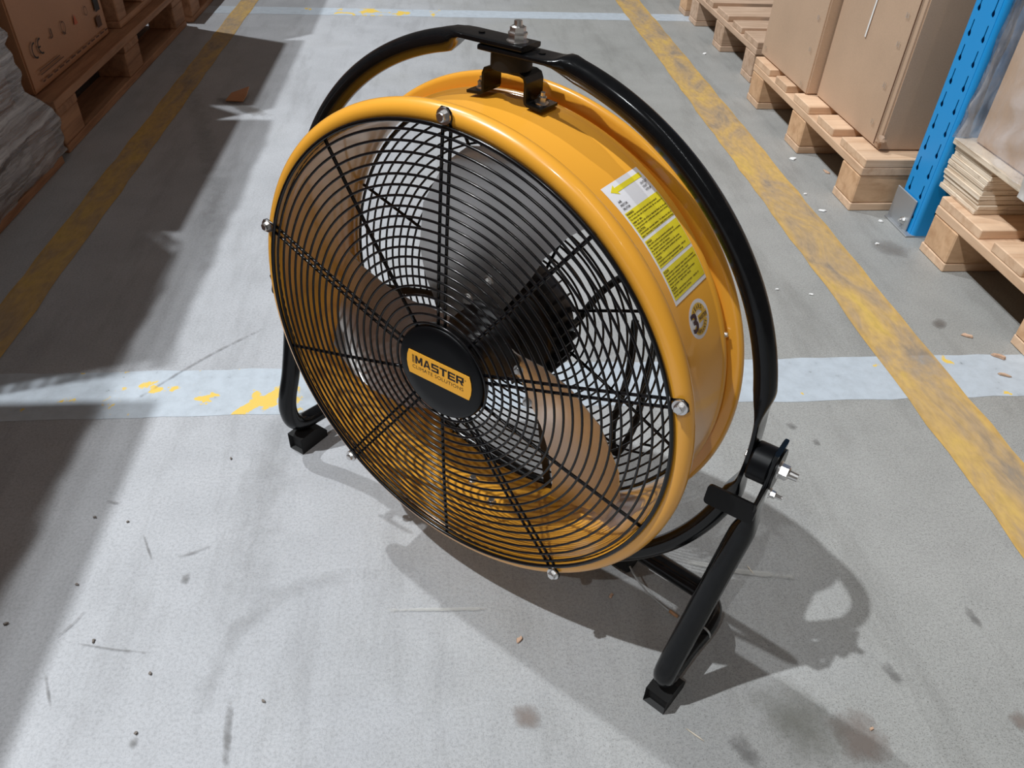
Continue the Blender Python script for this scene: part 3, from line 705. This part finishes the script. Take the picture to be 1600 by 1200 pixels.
# left side: 1200 side along the aisle -> deck boards along Y
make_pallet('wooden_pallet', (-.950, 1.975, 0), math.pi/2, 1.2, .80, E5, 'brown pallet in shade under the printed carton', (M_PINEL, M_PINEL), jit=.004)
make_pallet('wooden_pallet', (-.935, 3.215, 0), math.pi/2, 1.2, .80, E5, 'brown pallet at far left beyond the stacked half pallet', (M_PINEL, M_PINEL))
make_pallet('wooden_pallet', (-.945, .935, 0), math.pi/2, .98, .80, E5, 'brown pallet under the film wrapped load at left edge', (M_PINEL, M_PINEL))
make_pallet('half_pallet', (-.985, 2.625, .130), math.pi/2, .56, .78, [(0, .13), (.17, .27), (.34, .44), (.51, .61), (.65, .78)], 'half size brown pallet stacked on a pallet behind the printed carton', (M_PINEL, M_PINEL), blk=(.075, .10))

# ================================================================== CARTONS
def carton(name, x0, x1, y0, y1, z0, z1, label, mat, face='x-', seam=True, parts=()):
    t = empty(name, ((x0+x1)/2, (y0+y1)/2, z0)); tag(t, label, 'carton', None)
    dx, dy, dz = x1-x0, y1-y0, z1-z0
    bm = bmesh.new(); bmesh.ops.create_cube(bm, size=1); bmesh.ops.scale(bm, vec=(dx, dy, dz), verts=bm.verts)
    bmesh.ops.translate(bm, verts=bm.verts, vec=(0, 0, dz/2))
    bmesh.ops.subdivide_edges(bm, edges=bm.edges[:], cuts=5, use_grid_fill=True)
    for v in bm.verts:
        if v.co.z > .01:
            fx, fy = v.co.x/(dx/2), v.co.y/(dy/2); b_ = .004*(1-min(1, abs(fy))**2)*math.sin(math.pi*v.co.z/dz)
            if abs(fx) > .99: v.co.x += b_*math.copysign(1, fx)
    bmesh.ops.bevel(bm, geom=[e for e in bm.edges if e.calc_face_angle(0) > .9], offset=.004, segments=2, affect='EDGES')
    bm_obj('box_body', bm, mat, t, True, R_(35))
    return t
def staple(t, y, z, dx):
    for k in (-.004, .004): box('staple', (dx, y+k, z), (.0014, .0016, .011), M_TAPE, t)
c1 = carton('cardboard_carton', 1.028, 1.85, 1.690, 2.072, .131, .95, 'large stapled brown carton next to the blue rack post', M_CARD)
for z in (.05, .135, .225, .285, .37, .46): staple(c1, -.191+.055, z, -.411-.005)
for z in (.02, .09, .18): pass
box('flap_seam', (-.4155, -.191+.020, .41), (.0012, .003, .80), M_PRINT, c1)
mesh_obj('white_scuff', [(-.4166, .020, .20), (-.4166, .014, .20), (-.4166, .006, .36), (-.4166, .012, .36)], [(0, 1, 2, 3)], M_FLAKE, c1)
# crushed corner
bm = bmesh.new(); bmesh.ops.create_icosphere(bm, subdivisions=2, radius=.014)
for v in bm.verts: v.co *= random.uniform(.6, 1.15); v.co.z *= .8
cc_ = bm_obj('torn_corner', bm, M_CARDD, c1); cc_.location = (-.411, -.191, .026)
c2 = carton('cardboard_carton', 1.000, 1.82, 2.078, 2.455, .131, .95, 'brown carton standing between the stapled carton and the empty pallet', M_CARD)
for z in (.02, .11, .19, .29): staple(c2, -.1885+.035, z, -.410-.005)
staple(c2, .15, .03, -.415)
# left printed carton
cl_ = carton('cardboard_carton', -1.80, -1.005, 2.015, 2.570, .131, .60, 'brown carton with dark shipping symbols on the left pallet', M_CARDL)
cx0, cy0 = (-1.80-1.005)/2, (2.015+2.570)/2
def onC(y, z): return Vector((-1.005+.0062-cx0, y-cy0, z-.131))   # the face looks along +x; text runs towards +y
pr = Flat().ring(2.074, .222, .0145, .0190, 75, 285).ring(2.110, .223, .0145, .0190, 75, 285).rect(2.093, .2210, 2.106, .2250)
pr.obj('printed_marks', lambda a, b: onC(a, b), M_PRINTD, cl_)
p2 = Flat(); p2.ring(2.262, .228, .012, .0145, 0, 360).rect(2.255, .210, 2.268, .214); p2.rect(2.172, .222, 2.186, .226).rect(2.184, .224, 2.190, .244).ring(2.43, .228, .010, .012, 0, 360)
x = 2.060
while x < 2.53:
    w_ = random.uniform(.012, .035); p2.rect(x, .149, x+w_, .153); x += w_+.012
for k in range(2): p2.rect(2.06, .166+k*.009, 2.06+random.uniform(.10, .16), .1685+k*.009)
p2.rect(2.484, .168, 2.520, .196)
p2.obj('printed_text', lambda a, b: onC(a, b), M_PRINT, cl_)['kind'] = 'stuff'
Flat().poly([(2.334, .214), (2.360, .214), (2.347, .240)]).obj('orange_symbol', lambda a, b: onC(a, b), M_PRINTR, cl_)
Flat().rect(2.498, .208, 2.534, .262).obj('black_label', lambda a, b: onC(a, b), M_PRINTD, cl_)
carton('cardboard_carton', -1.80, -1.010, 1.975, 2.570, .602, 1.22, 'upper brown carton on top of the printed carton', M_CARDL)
carton('cardboard_carton', -1.76, -.995, 2.635, 3.180, .262, 1.22, 'unseen tall carton added on the half size pallet to block light', M_CARDL)  # out of view, added above the half pallet to block the lamps
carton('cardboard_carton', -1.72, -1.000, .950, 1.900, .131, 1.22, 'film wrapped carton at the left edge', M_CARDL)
make_pallet('wooden_pallet', (-.960, -.34, 0), math.pi/2, 1.19, .80, E5, 'unseen pallet under the added carton nearest the camera at left', (M_PINEL, M_PINEL))  # unseen base of the carton added for its floor shadow
carton('cardboard_carton', -1.74, -.985, -.390, .855, .131, 1.22, 'unseen tall carton nearest the camera at left, added for its shadow', M_CARDL)  # out of view, built only to cast shade on the left floor
# stretch film round the left load
def film(name, outline, z0, z1, nz, fn, mat, label, cat='stretch film'):
    V = []; F = []; n = len(outline)
    for k in range(nz+1):
        z = z0+(z1-z0)*k/nz
        for i, p in enumerate(outline): V.append(fn(p[0], p[1], z, i))
    for k in range(nz):
        for i in range(n-1): F.append((k*n+i, k*n+i+1, (k+1)*n+i+1, (k+1)*n+i))
    o = mesh_obj(name, V, F, mat, None, True); sm = o.modifiers.new('thickness', 'SOLIDIFY'); sm.thickness = .0004
    return tag(o, label, cat)
ol = [(-1.70, 1.915)]
for i in range(40): ol.append((-1.70+(.715)*(i+1)/40, 1.915))
for i in range(9): t = R_(90-i*90/8); ol.append((-.985+.012*math.cos(t), 1.903+.012*math.sin(t)))
for i in range(70): ol.append((-.973, 1.903-(1.903-.935)*(i+1)/70))
rr_ = random.Random(3); wav = [rr_.uniform(-1, 1) for _ in range(400)]
def fnl(x, y, z, i):
    k = max(0., 1-abs(z-.085)/.085)   # pulled out round the pallet
    out = .045*min(1, max(0, (.175-z)/.05)) if z < .175 else 0
    w1 = .0035*math.sin(y*23+z*90+1.3*math.sin(z*40))+.0025*math.sin(y*61-z*150+wav[i]*1.2)
    if x > -.99: x = x+out*.75+w1
    if y > 1.89: y = y+out*.85+w1*.5
    return (x, y, z)
film('stretch_film', ol, .024, 1.17, 150, fnl, M_FILML, 'wrinkled clear stretch film round the load at left edge')

# ================================================================== BLUE RACK POST
post = empty('rack_upright', (1.07, 1.556, 0)); tag(post, 'blue steel rack upright with teardrop slots on a grey foot', 'rack post')
PW, PD, PH, TH = .100, .058, 1.25, .002
cu = bpy.data.curves.new('face', 'CURVE'); cu.dimensions = '2D'; cu.fill_mode = 'BOTH'; cu.extrude = .0008
def spl(pts):
    s_ = cu.splines.new('POLY'); s_.points.add(len(pts)-1)
    for i, (a, b) in enumerate(pts): s_.points[i].co = (a, b, 0, 1)
    s_.use_cyclic_u = True
fw_ = PW/2-.010
spl([(-fw_, .0), (fw_, .0), (fw_, PH), (-fw_, PH)])
for k in range(25):
    zc = .040+k*.0478
    for cx in (-.0250, .0250):
        pts = []
        for i in range(9): t = R_(180+i*180/8+0); pts.append((cx+.0050*math.cos(t), zc+.0050*math.sin(t)))
        pts += [(cx+.0050, zc+.002), (cx+.0018, zc+.008), (cx+.0018, zc+.0265), (cx, zc+.0282), (cx-.0018, zc+.0265), (cx-.0018, zc+.008), (cx-.0050, zc+.002)]
        spl(pts)
co = bpy.data.objects.new('face', cu); COL.objects.link(co)
dg = bpy.context.evaluated_depsgraph_get(); me = co.evaluated_get(dg).to_mesh()
V = [Vector((-v.co.z, -v.co.x, v.co.y)) for v in me.vertices]; F = [tuple(p.vertices) for p in me.polygons]
co.evaluated_get(dg).to_mesh_clear(); bpy.data.objects.remove(co)
mesh_obj('slotted_face', V, F, M_BLUE, post)
for sg in (-1, 1):
    pr_ = []
    for i in range(7): t = R_(i*15); pr_.append((.010-.010*math.cos(t), sg*(fw_+.010*math.sin(t))))
    pr_ += [(PD, sg*(PW/2)), (PD, sg*(PW/2-.014))]
    inn = [(max(.0016, a if i < 7 else a-.0016), b-sg*.0016) for i, (a, b) in enumerate(pr_)]
    inn = [(a+.0014 if i < 7 else a-.0014, b-sg*.0016) for i, (a, b) in enumerate(pr_)]
    V = []; n = len(pr_)
    for z in (0, PH): V += [(a, b, z) for a, b in pr_]+[(a, b, z) for a, b in inn]
    F = []
    for i in range(n-1):
        F += [(i, i+1, 2*n+i+1, 2*n+i), (n+i+1, n+i, 3*n+i, 3*n+i+1), (2*n+i, 2*n+i+1, 3*n+i+1, 3*n+i)]
    F += [(n-1, 2*n-1, 4*n-1, 3*n-1), (0, 2*n, 3*n, n)]
    bm = bmesh.new(); vs = [bm.verts.new(v) for v in V]
    for f in F: bm.faces.new([vs[i] for i in f])
    bmesh.ops.recalc_face_normals(bm, faces=bm.faces[:]); bm_obj('side_flange', bm, M_BLUE, post, True, R_(40))
fp = empty('foot_bracket'); fp.parent = post
box('front_plate', (-.0045, .016, .040), (.004, .088, .078), M_GALV, fp, .001)
box('base_plate', (.045, .004, .002), (.120, .108, .004), M_GALV, fp, .0008)
bolt('foot_bolt', Vector((-.0065, -.006, .022)), Vector((-1, 0, 0)), fp, .009, .0065, .006, .004)
bolt('brace_bolt', Vector((.044, -.0505, .060)), Vector((0, -1, 0)), post, .012, .0085, .008, .004, M_MOTOR)
box('brace_bar', (.075, .012, .30), (.03, .03, .55), M_BLUE, post, .002)

# ================================================================== PLYWOOD SKID + WRAPPED LOAD ON THE RIGHT
pb = empty('plywood_bearer', (1.080, 1.360, .1305)); tag(pb, 'stack of plywood strips with pale layered edges on the right pallet', 'plywood bearer')
for k in range(9):
    th = .0100; ox = random.uniform(-.003, .003); oy = random.uniform(-.002, .003)
    box('plywood_strip', (.35+ox, .069+oy, th/2+k*(th+.0004)), (.70, .138, th), M_PLY, pb, .0008)
ZS = .1305+9*.0104
sh = box('plywood_sheet', (1.490, 1.075, ZS+.0065), (.830, .860, .012), M_PLY, None, .001); tag(sh, 'pale plywood sheet lying on the layered bearer under the wrapped carton', 'plywood sheet')
ZT = ZS+.0128
wc = carton('cardboard_carton', 1.105, 1.80, 1.190, 1.480, ZT, .95, 'film wrapped brown carton on the plywood sheet', M_CARD)
wc2 = carton('cardboard_carton', 1.100, 1.78, .690, 1.172, ZT, .95, 'brown carton with bent flap at the right edge on the plywood sheet', M_CARD)
ol = []
for i in range(30): ol.append((1.80-(.715)*(i+1)/30, 1.500))
for i in range(9): t = R_(90+i*90/8); ol.append((1.100+.014*math.cos(t), 1.486+.014*math.sin(t)))
for i in range(60): ol.append((1.086, 1.486-(1.486-.70)*(i+1)/60))
def fnr(x, y, z, i):
    w1 = .005*math.sin(y*31+z*47+2*math.sin(z*21))+.003*math.sin(y*90-z*70+wav[i])
    g = math.exp(-((y-1.21)/.05)**2)   # gathers at the strap
    fl_ = .012*max(0, (ZT+.16-z)/.16)
    if x < 1.1: x = x+w1-.006-fl_*(1-g)+.006*g*math.sin(z*120)
    if y > 1.49: y = y+w1*.6
    return (x, y, z)
film('stretch_film', ol, ZT+.004, .95, 110, fnr, M_FILM, 'loose clear stretch film round the carton on the plywood sheet')
P = smooth_path([(1.068, 1.245, ZS-.004), (1.066, 1.243, ZS+.012), (1.056, 1.236, ZT+.03), (1.055, 1.222, ZT+.07), (1.055, 1.196, ZT+.105), (1.055, 1.15, ZT+.13)], 6)
V = []; F = []
for i, p in enumerate(P): V += [p+Vector((0, .012, 0)), p-Vector((0, .012, 0)), p+Vector((.0012, .012, 0)), p+Vector((.0012, -.012, 0))]
for i in range(len(P)-1):
    b0, b1 = 4*i, 4*i+4; F += [(b0, b0+1, b1+1, b1), (b0+3, b0+2, b1+2, b1+3), (b0+2, b0, b1, b1+2), (b0+1, b0+3, b1+3, b1+1)]
tag(mesh_obj('plastic_strap', V, F, M_STRAP, None, True), 'twisted white plastic strap over the plywood sheet edge', 'strap')

# ================================================================== FLOOR DEBRIS
def debris(name, uv, size, mat, label, cat, rz=0., flat=.25, seed=0):
    rs = random.Random(seed); lx, ly = size; n = 8; V = []; h = max(.0012, min(lx, ly)*flat)
    pts = [(lx/2*math.cos(2*math.pi*i/n)*rs.uniform(.6, 1.15), ly/2*math.sin(2*math.pi*i/n)*rs.uniform(.45, 1.2)) for i in range(n)]
    V = [(a, b, 0.0) for a, b in pts]+[(a*.85, b*.85, h*rs.uniform(.6, 1.3)) for a, b in pts]
    F = [tuple(range(n-1, -1, -1)), tuple(range(n, 2*n))]+[(i, (i+1) % n, n+(i+1) % n, n+i) for i in range(n)]
    o = mesh_obj(name, V, F, mat); x, y = px(*uv); o.location = (x, y, .0013); o.rotation_euler = (0, 0, rz); return tag(o, label, cat)
debris('wood_chip', (955, 932), (.011, .006), M_CHIP, 'tan wood chip in the shadow just below the drum', 'wood chip', 1.0, .3, 1)
debris('wood_chip', (811, 1001), (.011, .007), M_CHIP, 'tan wood chip alone on the floor in front of the drum', 'wood chip', 1.0, .3, 2)
debris('wood_chip', (1511, 526), (.028, .010), M_CHIP, 'long pinkish wood chip on the floor beyond the yellow line', 'wood chip', -.6, .3, 3)
debris('wood_chip', (1561, 559), (.030, .013), M_CHIP, 'pinkish wood chip on the white line by the right pallet', 'wood chip', -.6, .3, 4)
debris('wood_chip', (1292, 270), (.010, .030), M_CHIP, 'upright pinkish splinter before the pine pallet', 'wood chip', .3, .3, 5)
debris('grey_chip', (1568, 587), (.026, .008), M_PINEO, 'grey splinter lying within the white line at right', 'wood chip', -.5, .3, 6)
debris('white_flake', (1238, 249), (.030, .018), M_FLAKE, 'largest white flake between yellow line and pine pallet', 'flake', 0, .15, 7)
debris('white_flake', (1286, 330), (.026, .010), M_FLAKE, 'long white flake at the near corner of the pine pallet', 'flake', -.2, .2, 8)
debris('white_flake', (1376, 347), (.014, .010), M_FLAKE, 'white crumb beside the grey rack foot', 'flake', -.5, .3, 9)
debris('white_flake', (1370, 382), (.012, .008), M_FLAKE, 'white crumb on the dark stain by the rack post', 'flake', 0, .3, 10)
debris('white_flake', (1100.6, 85), (.016, .012), M_FLAKE, 'white crumb near the weathered empty pallet', 'flake', 0, .3, 11)
debris('white_flake', (1258, 304), (.010, .007), M_FLAKE, 'small white crumb on the edge of the yellow line', 'flake', 0, .3, 12)
debris('white_flake', (1214, 453), (.009, .006), M_FLAKE, 'small white crumb between black hoop and yellow line', 'flake', 0, .3, 13)
debris('white_flake', (1267, 461), (.012, .006), M_FLAKE, 'white crumb at the inner edge of the yellow line', 'flake', -.5, .3, 14)
debris('straw', (1085, 1149), (.022, .0022), M_STRAW, 'pale straw sliver below the right rubber foot', 'straw', -.75, .4, 15)
debris('straw', (1172, 892), (.0022, .018), M_STRAW, 'pale straw sliver inside the hoop shadow', 'straw', .3, .4, 16)
debris('wood_chip', (1361, 1140), (.007, .004), M_CHIP, 'tiny tan chip on the brown floor stain', 'wood chip', .5, .3, 17)
for i, (uv, lab) in enumerate([((149, 809), 'dark grit speck beside the shadow edge at left'), ((200, 816), 'dark grit speck right of another speck near the shadow edge'), ((147, 1002), 'dark grit speck touching a scratch at lower left'),
                               ((235, 1053), 'dark grit speck alone at lower left'), ((121, 914), 'dark grit speck at left between two scratches'), ((10, 975), 'brown grit speck at the left border'), ((213, 1146), 'dark grit speck at the bottom left scratch'),
                               ((361, 717), 'dark grit speck in front of the left rubber foot'), ((412, 1096), 'dark grit speck at the bottom middle')]):
    debris('grit_speck', uv, (.005+.001*(i % 3), .0035), M_STONE, lab, 'grit', .7*i, .2, 30+i)
# torn cardboard piece in the left shadow edge
cpx, cpy = px(368, 160)
bm = bmesh.new()
vs = [bm.verts.new(v) for v in ((-.028, 0, .002), (.024, -.007, .002), (.031, .024, .012), (-.014, .028, .015), (.038, .042, .03), (.014, .045, .02))]
for f in ((0, 1, 2, 3), (3, 2, 4, 5)): bm.faces.new([vs[i] for i in f])
o = bm_obj('cardboard_scrap', bm, M_CARDL); o.location = (cpx, cpy, .0015); sm = o.modifiers.new('thickness', 'SOLIDIFY'); sm.thickness = .003; sm.offset = 1
tag(o, 'small folded cardboard scrap at the shadow edge upper left', 'cardboard scrap')
